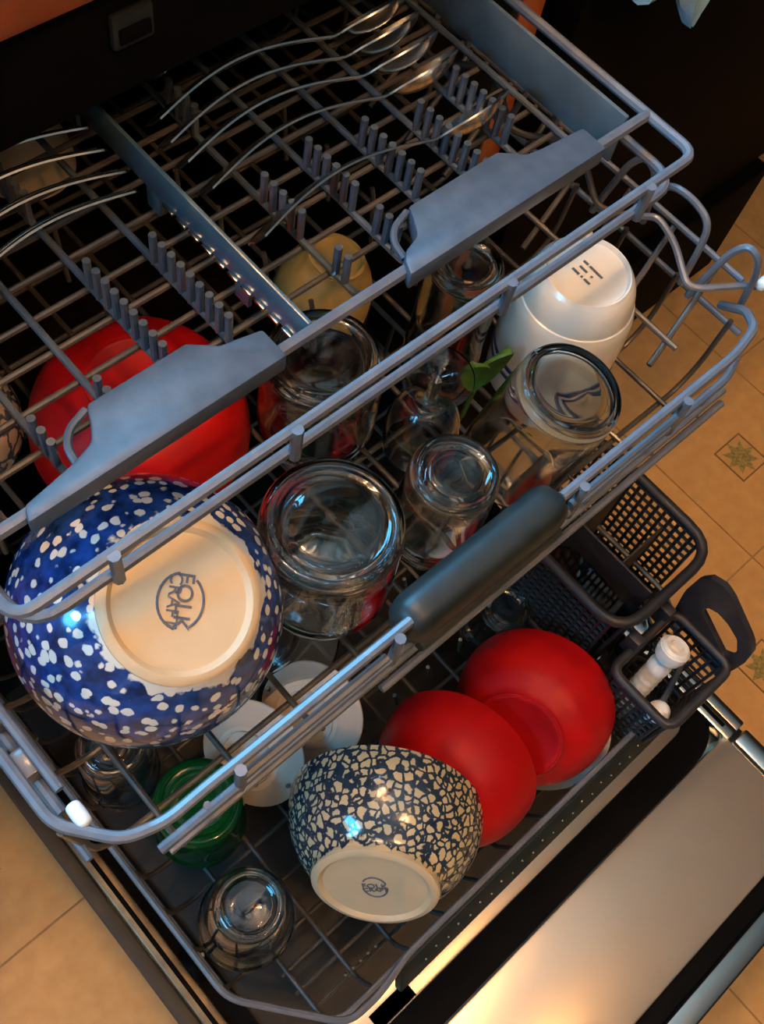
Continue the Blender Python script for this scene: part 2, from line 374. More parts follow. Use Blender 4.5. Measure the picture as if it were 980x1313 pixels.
# ================================================================== UPPER CUTLERY RACK
Z3, ZG = .737, .698
r3 = thing('cutlery_rack', 'top pull-out cutlery rack of grey wire with two moulded grips', 'dish rack', (0, .44, .69))
L3 = r3.matrix_world.translation
def part3(name, pts, rad, fil=0., material='rack_wire', seg=8): return mesh_obj(name, tube_mesh(name, [Vector(p)-L3 for p in pts], rad, fil, seg), material, r3)
part3('outer_wire', [(-.235, .74, Z3), (-.235, .189, Z3), (.235, .189, Z3), (.235, .74, Z3)], .0033, .011)
part3('lower_wire', [(-.232, .74, .716), (-.232, .1895, .716), (.230, .1895, .716), (.230, .74, .716)], .0032, .02)
part3('cross_wire', [(-.235, .228, Z3), (.235, .228, Z3)], .0036)
part3('back_wire', [(-.235, .735, Z3), (.235, .735, Z3)], .0030)
for x in (-.185, -.078, .073, .19):
    part3('tie_wire', [(x, .1865, Z3+.003), (x, .1865, .713)], .0033)
nY = 12; pitch = .0385
ywx = [-.2075 + .0385*k for k in range(12)]
yw_me = tube_mesh('long_wire', [(0, .28, ZG-L3.z), (0, -.19, ZG-L3.z), (0, -.211, .735-L3.z)], .0023, .008)
for x in ywx: mesh_obj('long_wire', yw_me, 'tray_wire', r3, (x, 0, 0))
xw_me = tube_mesh('short_wire', [(-.224, 0, 0), (.224, 0, 0)], .0020)
for k in range(20): mesh_obj('short_wire', xw_me, 'rack_wire_brown', r3, (0, .2515 + .0235*k - L3.y, ZG-.0042-L3.z))
tn_me = tube_mesh('tine', [(0, 0, 0), (0, 0, .0235)], .0024, 0, 8)
rows = [(-.0925, .276, 9), (-.054, .270, 9), (-.131, .262, 3), (-.1695, .262, 3), (.0235, .302, 5), (.062, .300, 6), (.062, .262, 3), (.0235, .262, 2), (.1005, .285, 7), (.139, .268, 8), (.1775, .285, 7), (-.0925, .40, 4), (.0235, .40, 4)]
for x, y, n in rows:
    for k in range(n): mesh_obj('tine', tn_me, 'tray_wire', r3, (x, y + .0083*k - L3.y, ZG-L3.z))
def p3box(name, x0, x1, y0, y1, z0, z1, material, bev=.001): return loc_box(r3, name, x0, x1, y0, y1, z0, z1, material, bev)
for s in (-1, 1):
    sp = p3box('side_panel', min(s*.2225, s*.2255), max(s*.2225, s*.2255), .234, .73, .699, .7365, 'panel_grey')
dv = p3box('divider', -.0325, -.0295, .232, .70, .7145, .7375, 'divider_grey')
for yy in (.28, .36, .44, .52, .60): p3box('divider_foot', -.0325, -.0295, yy, yy+.012, .6995, .7150, 'divider_grey', .0005)
fl_me = box_mesh('flange_slot', -.0022, .0, -.0042, .0042, 0, .0022, .0005)
for k in range(10): mesh_obj('divider_clip', fl_me, 'chrome_trim', r3, (-.0325-L3.x, .246+.0115*k-L3.y, .7145-L3.z))
def grip(xl, xa, xb, xr):
    o = [(xl, .2205), (xl+.004, .2295), (xa-.022, .2345), (xa-.010, .2385), (xa-.005, .246), (xa, .2565), (xb, .2565), (xb+.006, .2515), (xb+.013, .2455), (xb+.023, .2435), (xr, .2405), (xr, .2205)]
    me = prism_mesh('grip', [(x-L3.x, y-L3.y) for x, y in o], .7305-L3.z, .7445-L3.z, .0022)
    g = mesh_obj('grip', me, 'grip_grey', r3)
    me = tube_mesh('grip_hook', [Vector(p)-L3 for p in ((xa-.001, .2555, .741), (xa-.013, .2525, .739), (xa-.019, .246, .737), (xa-.020, .2355, .735))], .0022, .006)
    mesh_obj('grip_hook', me, 'grip_grey', g)
grip(-.206, -.150, -.092, -.056)
grip(.028, .059, .129, .186)

# cutlery ------------------------------------------------------------
def spoon_mesh(name, length, bowl_w, handle_end, dot=False):
    """lies along +x: handle end at 0, bowl tip at length"""
    bm = bmesh.new(); n = 44; nv = 8; th = .0012; rows = []
    Lb = .058
    def width(x):
        if x > length-Lb:
            t = (x-(length-Lb))/Lb; return max(.0022, bowl_w/2*(math.sin(PI*min(1, (t*.93+.07)))**.62))
        t = x/(length-Lb); return .5*(handle_end*(1-t)**1.3 + .0055) if x > .006 else .5*(handle_end+.0055)*(.45+.55*math.sqrt(max(0, x/.006)))
    def zc(x):
        t = x/length
        z = .016*math.sin(PI*min(1, t/.68)) * (1 if t < .68 else 0)
        if x > length-Lb-.006: z += .0
        return z*0.75
    us = [length*(i/n) for i in range(n+1)]
    for s in (0, 1):
        R = []
        for x in us:
            wd = width(x); ring = []
            for k in range(nv+1):
                v = -1 + 2*k/nv
                z = zc(x)
                if x > length-Lb:
                    t = (x-(length-Lb))/Lb; dpt = .0095*math.sin(PI*t)**.7; z += -dpt*(1-v*v) + .004*t
                else: z += -.0009*(v*v)
                ring.append(bm.verts.new((x, v*wd, z - s*th)))
            R.append(ring)
        rows.append(R)
    for s in (0, 1):
        for i in range(n):
            for k in range(nv):
                f = [rows[s][i][k], rows[s][i+1][k], rows[s][i+1][k+1], rows[s][i][k+1]]
                bm.faces.new(f if s == 0 else f[::-1])
    for i in range(n):
        for k in (0, nv): bm.faces.new((rows[0][i][k], rows[1][i][k], rows[1][i+1][k], rows[0][i+1][k]))
    for i in (0, n):
        for k in range(nv): bm.faces.new((rows[0][i][k], rows[0][i][k+1], rows[1][i][k+1], rows[1][i][k]))
    return bm_mesh(bm, name)
sp_me = spoon_mesh('spoon', .205, .040, .017)
spl = ['steel spoon nearest the grip, lying alone across the tines of the top rack', 'steel spoon second from the grips in the right half of the top rack', 'steel spoon in the middle of the right-hand row of the top rack',
       'steel spoon fourth from the grips in the right half of the top rack', 'steel spoon fifth from the grips, near the back of the top rack', 'steel spoon farthest back in the right half of the top rack']
for k, (x, y, rz, rx) in enumerate([(-.010, .306, -.012, -52), (-.012, .350, -.01, -50), (-.011, .3735, -.03, -50), (-.010, .391, -.02, -48), (-.004, .409, -.02, -48), (.020, .438, .01, -46)]):
    o = mesh_obj('spoon', sp_me, 'cutlery_steel')
    o.matrix_world = Matrix.Translation((x, y, .7145)) @ Matrix.Rotation(rz, 4, 'Z') @ Matrix.Rotation(math.radians(rx), 4, 'X')
    tag(o, spl[k], 'spoon', 'spoons in the right half of the top rack')
def fork_mesh():
    me = spoon_mesh('fork', .195, .026, .024); return me
fk_me = fork_mesh(); ridge = tube_mesh('handle_ridge', [(.004+.005*k, .0028, .012*math.sin(PI*min(1, (.004+.005*k)/.195/.68))+.0001) for k in range(22)], .0007, 0, 6)
fkl = ['steel cutlery handle farthest back in the left half of the top rack', 'steel cutlery handle second from the back in the left half of the top rack',
       'steel cutlery handle third from the back in the left half of the top rack', 'steel cutlery handle closest to the left tine rows of the top rack']
for k, (x, y, rz, rx) in enumerate([(-.034, .4275, .02, -44), (-.036, .4085, .0, -44), (-.036, .389, .02, -44), (-.041, .374, .10, -46)]):
    t = bpy.data.objects.new('cutlery_piece', None); COL.objects.link(t)
    t.matrix_world = Matrix.Translation((x, y, .7145)) @ Matrix.Rotation(PI+rz, 4, 'Z') @ Matrix.Rotation(math.radians(-rx), 4, 'X')
    tag(t, fkl[k], 'cutlery', 'ridged cutlery in the left half of the top rack')
    mesh_obj('shaft', fk_me, 'cutlery_steel', t); mesh_obj('handle_ridge', ridge, 'cutlery_steel', t)

# ================================================================== MIDDLE RACK
ZM, ZF = .666, .553
r2 = thing('middle_rack', 'middle pull-out dish rack of grey wire with rounded dark front handle', 'dish rack', (0, .36, .55))
L2 = r2.matrix_world.translation
def part2(name, pts, rad, fil=0., material='rack_wire', seg=8): return mesh_obj(name, tube_mesh(name, [Vector(p)-L2 for p in pts], rad, fil, seg), material, r2)
YB = .63
part2('rim_wire', [(.262, YB, ZM), (-.272, YB, ZM), (-.272, .124, ZM), (-.252, .098, ZM), (-.232, .0925, ZM-.004), (-.205, .0925, ZM-.001), (-.190, .092, ZM), (-.074, .092, ZM)], .0031, .008)
part2('rim_wire', [(.044, .092, ZM), (.205, .092, ZM), (.232, .097, ZM), (.250, .112, ZM-.012), (.256, .13, ZM-.03)], .0031, .008)
part2('second_wire', [(-.190, .0865, .656), (-.094, .0865, .656)], .0026)
part2('second_wire', [(-.240, .0885, .632), (-.19, .087, .640), (.21, .088, .640), (.245, .10, .632)], .0029, .01)
part2('second_wire', [(.052, .0875, .653), (.15, .0875, .653)], .0024)
part2('second_wire', [(-.10, .0795, .630), (.20, .0795, .630)], .0026)
part2('front_wire', [(-.235, .09, .600), (.235, .09, .600)], .0026)
for x in (-.191, -.086, .058, .152):
    part2('tie_wire', [(x, .0875, ZM+.003), (x, .0875, .632)], .0032)
for x in (-.21, -.15, -.10, -.03, .03, .09, .15, .21):
    part2('front_rod', [(x, .0895, .640), (x, .0925, .60), (x, .10, ZF+.003)], .0021, .01)
# cross wires (rim to rim through the floor), floor wires, tines
cw_me = tube_mesh('cross_wire', [Vector(p)-Vector((0, 0, L2.z)) for p in ((-.2715, 0, ZM-.004), (-.262, 0, ZF+.02), (-.245, 0, ZF), (.245, 0, ZF), (.262, 0, ZF+.02), (.266, 0, ZM-.045))], .0020, .02)
for k in range(11): mesh_obj('cross_wire', cw_me, 'rack_wire_brown', r2, (0, .12+.05*k-L2.y, 0))
lw_me = tube_mesh('floor_wire', [(0, .092-L2.y, ZF+.02-L2.z), (0, .105-L2.y, ZF+.0042-L2.z), (0, YB-L2.y, ZF+.0042-L2.z)], .0020, .01)
for k in range(10): mesh_obj('floor_wire', lw_me, 'rack_wire_brown', r2, (-.225+.05*k, 0, 0))
for s in (-1, 1):
    part2('side_wire', [(s*.268, .11, .615), (s*.268, YB, .615)], .0024)
part2('side_wire', [(s*.268, YB, .6) for s in (-1, 1)], .0024)
part2('rail_wire', [(-.2605, .135, ZM+.001), (-.2605, .60, ZM+.001)], .0026); part2('rail_wire', [(-.2655, .13, .648), (-.2655, .22, .648)], .0030)
# right side: rail, scalloped cup holder and raised loops
part2('rail_wire', [(.2615, .128, .660), (.2615, .60, .660)], .0024)
part2('cap_wire', [(.241, .205, .664), (.247, .196, .668), (.244, .176, .664), (.235, .160, .660), (.229, .149, .658), (.234, .142, .658), (.259, .125, .660), (.2655, .119, .660)], .0025, .01)
sc_me = tube_mesh('scallop_wire', [(.241, .075, .664-L2.z), (.247, .063, .668-L2.z), (.244, .045, .664-L2.z), (.235, .029, .660-L2.z), (.229, .018, .658-L2.z), (.231, .006, .660-L2.z), (.241, -.009, .664-L2.z)], .0024, .01)
for k in range(4): mesh_obj('scallop_wire', sc_me, 'rack_wire_brown', r2, (0, .214+.084*k-L2.y, 0))
lp_me = tube_mesh('loop_wire', [(.239, .016, .640-L2.z), (.243, .013, .662-L2.z), (.248, .009, .686-L2.z), (.250, .002, .697-L2.z), (.252, -.007, .692-L2.z), (.256, -.011, .676-L2.z), (.262, -.012, .640-L2.z)], .0025, .01)
for k in range(5): mesh_obj('loop_wire', lp_me, 'rack_wire', r2, (0, .132+.09*k-L2.y, 0))
part2('loop_wire', [(.250, .215, .66), (.250, .200, .694), (.250, .180, .696), (.250, .164, .690), (.247, .160, .674), (.243, .158, .64)], .0025, .01)
lx_me = tube_mesh('shelf_wire', [(.262, 0, .658-L2.z), (.222, -.010, .640-L2.z), (.186, -.018, .626-L2.z)], .0021, .01)
for k in range(8): mesh_obj('shelf_wire', lx_me, 'rack_wire_brown', r2, (0, .148+.04*k-L2.y, 0))
part2('shelf_rail', [(.203, .125, .636), (.203, .52, .636)], .0021, 0, 'rack_wire_brown')
for (x, y) in ((-.2605, .120), (.2660, .1165)):
    me = lathe_mesh('end_cap', smooth_profile([(0, -.007), (.0032, -.006), (.0039, -.003), (.0039, .003), (.0028, .006), (0, .007)], 3), 16)
    o = mesh_obj('end_cap', me, 'white_plastic', r2, Vector((x, y, ZM+.001))-L2); o.rotation_euler = (PI/2, 0, 0) if x < 0 else (0, PI/2, 0)
for y in (.150, .180):
    loc_box(r2, 'adjuster_clip', -.2700, -.2585, y, y+.016, .646, .662, 'rack_wire', .002)
tn2 = tube_mesh('tine', [(0, 0, 0), (0, .006, .045), (0, .008, .05)], .0019, .01)
for x in (-.20, -.05, .05, .15):
    for k in range(4): mesh_obj('tine', tn2, 'rack_wire_brown', r2, (x, .305+.05*k-L2.y, ZF+.004-L2.z))
# handle
def handle_mesh():
    bm = bmesh.new(); rings = []; n = 26; sg = 20; x0, x1 = -.079, .047
    for i in range(n+1):
        t = i/n; x = x0+(x1-x0)*t; e = min(t, 1-t)*n/3.0; k = 1 if e >= 1 else .45+.55*math.sqrt(max(0, 1-(1-e)**2))
        ring = []
        for j in range(sg):
            a = 2*PI*j/sg; c, s = math.cos(a), math.sin(a)
            yy = .0140*math.copysign(abs(c)**.8, c)*k; zz = .0160*math.copysign(abs(s)**.8, s)*k
            ring.append(bm.verts.new(Vector((x, .0945+yy, .655+zz))-L2))
        rings.append(ring)
    for A, B in zip(rings, rings[1:]):
        for j in range(sg): bm.faces.new((A[j], A[(j+1) % sg], B[(j+1) % sg], B[j]))
    bm.faces.new(rings[0]); bm.faces.new(rings[-1]); return bm_mesh(bm, 'handle')
hd = mesh_obj('handle', handle_mesh(), 'handle_dark', r2)
mesh_obj('handle_lip', tube_mesh('handle_lip', [Vector((-.072, .0835, .643))-L2, Vector((.040, .0835, .643))-L2], .0048), 'handle_dark', hd)

# ------------------------------------------------------------------ dish builders (local +z is the foot of an upturned dish, rim at z = 0)
def bowl_profile(R, H, rf, th):
    out = smooth_profile([(R, 0), (R*.985, H*.18), (R*.93, H*.42), (R*.80, H*.68), (R*.62+rf*.05, H*.86), (rf*1.06, H*.955)], 6)
    inn = smooth_profile([(0, H*.86), (rf*.75, H*.845), (R*.60, H*.74), (R*.76, H*.58), (R*.885, H*.36), (R-th, .10*H), (R-th*.9, 0.0)], 6)
    return out, inn
def speckled_bowl(label, loc, axis, R, H, rf, material, spin, stamp, group):
    t = thing('speckled_bowl', label, 'bowl', loc, axis, spin, group)
    out, inn = bowl_profile(R, H, rf, .0045)
    prof = inn[:-1] + [(R-.0042, .0), (R-.002, -.0015), (R, 0.0)] + out[1:] + [(0, H*.955)]
    mesh_obj('body', lathe_mesh('bowl_body', prof, 72), material, t)
    ft = [(rf*1.055, H*.945), (rf*1.05, H*.975), (rf*1.0, H*1.0), (rf*.93, H*1.005), (rf*.89, H*.985), (rf*.86, H*.965), (rf*.5, H*.968), (0, H*.97)]
    f = mesh_obj('foot', lathe_mesh('bowl_foot', ft, 64), 'cream_ceramic', t)
    z = H*.972
    if stamp:
        sx, sy = stamp
        for a0, a1 in ((1.75, 4.5), (-1.15, .95)):
            pts = [(sx*math.cos(a0+(a1-a0)*k/14), sy*math.sin(a0+(a1-a0)*k/14), z) for k in range(15)]
            mesh_obj('stamp_arc', tube_mesh('stamp_arc', pts, .0007, 0, 6), 'stamp_ink', f)
        for body, size, x in (('FOLK', sy*.86, .0012), ('CRAFT', sy*.66, -.0038)):
            me = text_mesh('stamp_text', body, size, 'stamp_ink')
            mesh_obj('stamp_text', me, None, f, M=Matrix.Translation((x, 0, z+.0002)) @ Matrix.Rotation(-PI/2, 4, 'Z'))
    return t
def red_bowl(label, loc, axis, R=.068, H=.062, rf=.031):
    t = thing('red_bowl', label, 'bowl', loc, axis, 0, 'red plastic bowls')
    out = smooth_profile([(R, 0), (R*.985, H*.22), (R*.93, H*.48), (R*.79, H*.76), (R*.60, H*.92), (rf*1.05, H*.985)], 6)
    inn = smooth_profile([(0, H*.93), (rf*.9, H*.92), (R*.60, H*.85), (R*.77, H*.70), (R*.905, H*.44), (R*.955, H*.2), (R-.003, 0)], 6)
    mesh_obj('body', lathe_mesh('red_body', inn + [(R-.0015, -.001)] + out + [(0, H*.985)], 64), 'red_plastic', t)
    mesh_obj('foot', lathe_mesh('red_foot', [(rf*1.02, H*.975), (rf, H*1.0), (rf*.93, H*1.003), (rf*.88, H*.985), (0, H*.987)], 48), 'red_plastic', t)
    return t
def jar(name, label, cat, loc, axis, rb, rw, rm, H, material='clear_glass', ring=.62, th=.0028, group=None, threads=False):
    """upturned glass: mouth at z=0, base at z=H"""
    t = thing(name, label, cat, loc, axis, 0, group)
    out = smooth_profile([(rm, 0), (rm, H*.10), (rm+(rw-rm)*.35, H*.16), (rw, H*.27), (rw, H*.6), (rw*.5+rb*.5, H*.90), (rb, H*.975), (rb*.93, H)], 5)
    inn = smooth_profile([(0, H*.93), (rb*.8, H*.935), (rw*.5+rb*.5-th, H*.86), (rw-th, H*.58), (rw-th, H*.28), (rm-th, H*.12), (rm-th, 0)], 5)
    base = [(rb*.86, H*1.0), (rb*.78, H*.985), (rb*ring, H*.975), (rb*ring*.92, H*.983), (rb*ring*.5, H*.978), (0, H*.97)]
    mesh_obj('body', lathe_mesh(name+'_body', inn + [(rm-th/2, -.0012)] + out + base, 56), material, t)
    if threads:
        pts = []
        for k in range(90):
            a = k/90*2*PI*2.2; pts.append(((rm+.0004)*math.cos(a), (rm+.0004)*math.sin(a), H*.02 + H*.075*k/90))
        mesh_obj('screw_thread', tube_mesh('thread', pts, .0009, 0, 6), material, t)
    mesh_obj('base_ring', lathe_mesh(name+'_ring', [(rb*.90, H*1.0002), (rb*.88, H+.0012), (rb*.82, H+.0012), (rb*.80, H*1.0002)], 56), material, t)
    return t

# ------------------------------------------------------------------ dishes in the middle rack
AX = Vector((.072, -.422, .904)).normalized()
speckled_bowl('large blue and white speckled bowl upside down at the left front of the middle rack', Vector((-.164, .168, .688)) - AX*.068, AX, .0750, .068, .040, 'speckle_blue', -.75, (.0118, .0140), 'speckled stoneware bowls')
red_bowl('red plastic bowl upside down in the middle rack behind the blue speckled bowl', (-.083, .325, ZF+.008), (0, 0, 1), R=.072, H=.060)
speckled_bowl('cream speckled bowl at far left beneath the top rack, beside the red bowl', (-.184, .398, ZF+.010), (0, 0, 1), .051, .055, .030, 'speckle_cream', .3, None, 'speckled stoneware bowls')
jar('glass_jar', 'large clear glass jar upside down next to the blue speckled bowl', 'jar', (-.066, .163, ZF+.0065), (0, 0, 1), .0405, .0425, .034, .101, threads=True, group='glass jars in the middle rack')
jar('glass_jar', 'small clear glass jar upside down behind the dark rack handle', 'jar', (.013, .147, ZF+.0065), (0.02, -.02, 1), .0265, .0285, .024, .092, group='glass jars in the middle rack')
jar('glass_tumbler', 'clear glass tumbler leaning upside down against the white mug', 'glass', Vector((.102, .138, .667)) - Vector((.10, -.13, .98)).normalized()*.098, (.10, -.13, .98), .0335, .0355, .036, .098, group='glass tumblers')
jar('glass_jar', 'ribbed clear glass jar upside down under the front edge of the top rack', 'jar', (.005, .252, ZF+.0065), (0, 0, 1), .036, .039, .032, .094, threads=True, group='glass jars in the middle rack')
jar('glass_tumbler', 'slim clear glass upside down beneath the right grip of the top rack', 'glass', (.122, .248, ZF+.0065), (0, 0, 1), .024, .027, .028, .10, group='glass tumblers')
wg = thing('stemmed_glass', 'clear stemmed glass upside down between the jars in the middle rack', 'glass', (.056, .203, ZF+.0065), (0, 0, 1))
mesh_obj('bowl', lathe_mesh('wine', smooth_profile([(0, .055), (.008, .054), (.018, .045), (.0235, .025), (.022, 0)], 5)[::1] + [(.0225, -.001)] + smooth_profile([(.0237, 0), (.0252, .025), (.0195, .047), (.009, .058), (.004, .062)], 5) + [(0, .062)], 40), 'clear_glass', wg)
mesh_obj('stem', lathe_mesh('wstem', [(.004, .061), (.0032, .07), (.0035, .078), (0.0035, .0785)], 20), 'clear_glass', wg)
mesh_obj('foot', lathe_mesh('wfoot', [(.0035, .0785), (.012, .081), (.023, .083), (.0235, .0845), (.012, .0842), (0, .084)], 40), 'clear_glass', wg)
lf = thing('green_leaf_piece', 'bright green leaf-shaped piece beside the white mug', 'leaf', (.096, .199, .600))
def leaf_mesh():
    bm = bmesh.new(); n = 12; top = []; bot = []
    for i in range(n+1):
        t = i/n; wd = .012*math.sin(PI*t)**.8*(1.15-.4*t)+.0004; z = .036*t
        for lst, off in ((top, .0012), (bot, -.0012)):
            lst.append([bm.verts.new((k*wd, off+.004*math.sin(t*3)-.003*abs(k), z)) for k in (-1, -.5, 0, .5, 1)])
    for i in range(n):
        for k in range(4):
            bm.faces.new((top[i][k], top[i][k+1], top[i+1][k+1], top[i+1][k])); bm.faces.new((bot[i][k], bot[i+1][k], bot[i+1][k+1], bot[i][k+1]))
        for k in (0, 4): bm.faces.new((top[i][k], top[i+1][k], bot[i+1][k], bot[i][k]))
    for i in (0, n): 
        for k in range(4): bm.faces.new((top[i][k], top[i][k+1], bot[i][k+1], bot[i][k]))
    return bm_mesh(bm, 'leaf')
lm = leaf_mesh()
for q, (dx, rz, ry) in enumerate(((0, -.5, -.25), (.007, -.2, .35))):
    o = mesh_obj('leaf_blade', lm, 'green_leaf', lf, (dx, 0, 0)); o.rotation_euler = (.1, ry, rz)
mesh_obj('stalk', tube_mesh('stalk', [(0, 0, -.038), (.002, 0, -.02), (.003, 0, .004)], .0018, .01), 'green_leaf', lf)
# mug
def mug():
    loc = Vector((.172, .192, ZF+.0065)); H = .112
    t = thing('mug', 'white mug with blue bands upside down at the right of the middle rack', 'mug', loc, (.0, 0, 1))
    out = smooth_profile([(.0415, 0), (.0422, .02), (.0425, .05), (.0412, .078), (.0385, .088)], 5) + smooth_profile([(.0375, .0885), (.0362, .096), (.0338, .104), (.0312, .1085), (.0300, .110)], 4)
    inn = [(0, .102), (.028, .102), (.036, .085), (.039, .05), (.0382, 0)]
    mesh_obj('body', lathe_mesh('mug_body', smooth_profile(inn, 4) + [(.0398, -.0012)] + out + [(.0285, .112), (.0275, .112), (.0262, .1096), (.015, .1088), (0, .1086)], 64), 'white_ceramic', t)
    for z0, z1 in ((.022, .026), (.030, .0345)):
        mesh_obj('blue_band', lathe_mesh('band', [(.0424, z0), (.0430, z0+.0003), (.0431, z1-.0003), (.0424, z1)], 64), 'stripe_blue', t)
    me = tube_mesh('mug_handle', [(.041, 0, .078), (.058, 0, .082), (.068, 0, .065), (.066, 0, .038), (.052, 0, .022), (.0415, 0, .024)], .0058, .018, 12)
    h = mesh_obj('handle', me, 'white_ceramic', t); h.rotation_euler.z = math.radians(35)
    st = Matrix.Translation((0, 0, .1092)) @ Matrix.Rotation(math.radians(-92), 4, 'Z')
    for ln, segs in ((.0052, ((-.0085, -.0045), (-.003, .0085))), (0, ((-.007, -.0005), (.003, .0045))), (-.0052, ((-.0085, -.0025), (-.001, .0005), (.002, .0072)))):
        for a, b in segs:
            mesh_obj('base_mark', box_mesh('mark', a, b, ln-.0008, ln+.0008, 0, .0003), 'stamp_ink', t, M=st)
mug()
# cream bowl seen through the top rack
def plain_bowl(name, label, cat, loc, axis, R, H, rf, material, group=None):
    t = thing(name, label, cat, loc, axis, 0, group)
    out, inn = bowl_profile(R, H, rf, .003)
    mesh_obj('body', lathe_mesh(name+'_b', inn[:-1] + [(R-.003, 0), (R-.0015, -.001)] + out + [(0, H*.955)], 48), material, t)
    mesh_obj('foot', lathe_mesh(name+'_f', [(rf*1.05, H*.945), (rf*1.03, H*.985), (rf*.97, H), (rf*.9, H), (rf*.86, H*.965), (0, H*.965)], 40), material, t)
    return t
plain_bowl('tan_bowl', 'small tan bowl upside down beneath the middle of the top rack', 'bowl', (.082, .335, ZF+.010), (.15, -.1, 1), .036, .046, .020, 'tan_ceramic')
plain_bowl('cream_bowl', 'cream bowl deep in the tub beneath the left cutlery handles', 'bowl', (-.015, .558, ZF+.008), (0, 0, 1), .036, .045, .02, 'cream_ceramic')

# ================================================================== BOTTOM RACK
ZB, ZBF = .33, .238
r1 = thing('bottom_rack', 'lowest dish rack of grey-brown wire rolled out over the steel door', 'dish rack', (0, .22, .2055))
L1 = r1.matrix_world.translation
def part1(name, pts, rad, fil=0., material='rack_wire', seg=8): return mesh_obj(name, tube_mesh(name, [Vector(p)-L1 for p in pts], rad, fil, seg), material, r1)
part1('rim_wire', [(.25, .48, ZB), (-.25, .48, ZB), (-.25, .022, ZB), (-.195, -.049, ZB), (-.165, -.050, ZB), (-.13, -.044, ZB-.006), (.17, -.044, ZB-.006), (.215, -.03, ZB), (.25, .022, ZB), (.25, .48, ZB)], .0028, .012)
part1('lower_wire', [(-.247, .48, .285), (-.247, .02, .285), (-.195, -.046, .285), (.205, -.046, .285), (.247, .02, .285), (.247, .48, .285)], .0024, .012)
bw_me = tube_mesh('cross_wire', [Vector(p)-Vector((0, 0, L1.z)) for p in ((-.2495, 0, ZB-.003), (-.242, 0, ZBF+.02), (-.225, 0, ZBF), (.225, 0, ZBF), (.242, 0, ZBF+.02), (.2495, 0, ZB-.003))], .0021, .02)
for k in range(13): mesh_obj('cross_wire', bw_me, 'rack_wire_brown', r1, (0, .03+.036*k-L1.y, 0))
bl_me = tube_mesh('floor_wire', [(0, -.046-L1.y, .285-L1.z), (0, -.035-L1.y, ZBF+.004-L1.z), (0, .478-L1.y, ZBF+.004-L1.z)], .0021, .01)
for k in range(11): mesh_obj('floor_wire', bl_me, 'rack_wire_brown', r1, (-.20+.04*k, 0, 0))
bx_me = tube_mesh('front_cross_wire', [(-.205, 0, 0), (.205, 0, 0)], .0018)
for k in range(3): mesh_obj('front_cross_wire', bx_me, 'rack_wire_brown', r1, (0, -.028+.018*k-L1.y, ZBF-L1.z))
tn1 = tube_mesh('tine', [(0, 0, 0), (-.012, 0, .05), (-.014, 0, .056)], .0018, .01)
for y in (.115, .19, .265):
    for k in range(8): mesh_obj('tine', tn1, 'rack_wire_brown', r1, (-.10+.04*k, y-L1.y, ZBF+.004-L1.z))
for k in range(5): mesh_obj('short_tine', tube_mesh('short_tine', [(0, 0, 0), (-.004, 0, .03)], .0012), 'rack_wire_brown', r1, (-.165+.008*k, -.025-L1.y, ZBF+.004-L1.z))
# dark front grip with its row of holes
g1 = mesh_obj('front_grip', prism_mesh('front_grip', [(-.150, -.0105), (-.142, .0105), (.168, .0105), (.176, -.0105)], -.004, .004, .0015), 'handle_dark', r1, M=Matrix.Translation(Vector((0, -.052, .314))-L1) @ Matrix.Rotation(math.radians(52), 4, 'X'))
hl = lathe_mesh('grip_stud', [(0, .0005), (.0008, .0004), (.0011, 0)], 8)
for k in range(24): mesh_obj('grip_stud', hl, 'chrome_trim', g1, (-.12+.012*k, -.002+.003*(k % 2), .0041))
for s in (-1, 1):
    for y in (.06, .28):
        o = mesh_obj('wheel', lathe_mesh('wheel', [(0, -.006), (.011, -.006), (.0125, -.004), (.0125, .004), (.011, .006), (0, .006)], 24), 'black_plastic', r1, Vector((s*.2525, y, .2195))-L1); o.rotation_euler = (0, PI/2, 0)
        mesh_obj('axle_wire', tube_mesh('axle_wire', [Vector((s*.2525, y, .2195))-L1, Vector((s*.2465, y, .2195))-L1, Vector((s*.2445, y, .285))-L1], .002, .005), 'rack_wire_brown', r1)

# ------------------------------------------------------------------ dishes in the bottom rack
AS = Vector((-.739, -.55, .388)).normalized()
speckled_bowl('small grey-blue speckled bowl leaning at the front of the bottom rack', Vector((-.124, .007, .358)) - AS*.072, AS, .078, .072, .046, 'speckle_grey', 1.0, (.0125, .0095), 'speckled stoneware bowls')
AR = Vector((-.887, -.144, .44)).normalized()
red_bowl('red plastic bowl in the bottom rack next to the cutlery basket', (.092, .030, .3145), (-.78, -.18, .59), rf=.036)
red_bowl('red plastic bowl tucked behind the small speckled bowl in the bottom rack', (.006, .036, .3145), AR)
jar('drinking_glass', 'clear drinking glass upside down at the left front corner of the bottom rack', 'glass', (-.200, .060, ZBF+.008), (0, 0, 1), .0255, .033, .040, .104, group='glasses in the bottom rack', ring=.7)
jar('drinking_glass', 'clear glass upside down in the bottom rack beneath the large speckled bowl', 'glass', (-.205, .222, ZBF+.008), (0, 0, 1), .027, .031, .033, .10, group='glasses in the bottom rack')
jar('green_cup', 'green glass cup upside down on the left of the bottom rack', 'cup', (-.180, .147, ZBF+.008), (0, 0, 1), .034, .037, .039, .085, material='green_glass')
def plate(name, label, loc, axis, R, material, group=None):
    t = thing(name, label, 'plate', loc, axis, 0, group)
    pr = [(0, .010), (R*.55, .010), (R*.62, .009), (R*.93, .0015), (R, 0), (R*1.0, -.0018), (R*.93, -.001), (R*.62, .0065), (R*.5, .0075), (0, .0075)]
    mesh_obj('disc', lathe_mesh(name, smooth_profile(pr, 3), 56), material, t)
    mesh_obj('foot_ring', lathe_mesh(name+'_r', [(R*.52, .0098), (R*.52, .0125), (R*.49, .0125), (R*.48, .0098)], 48), material, t)
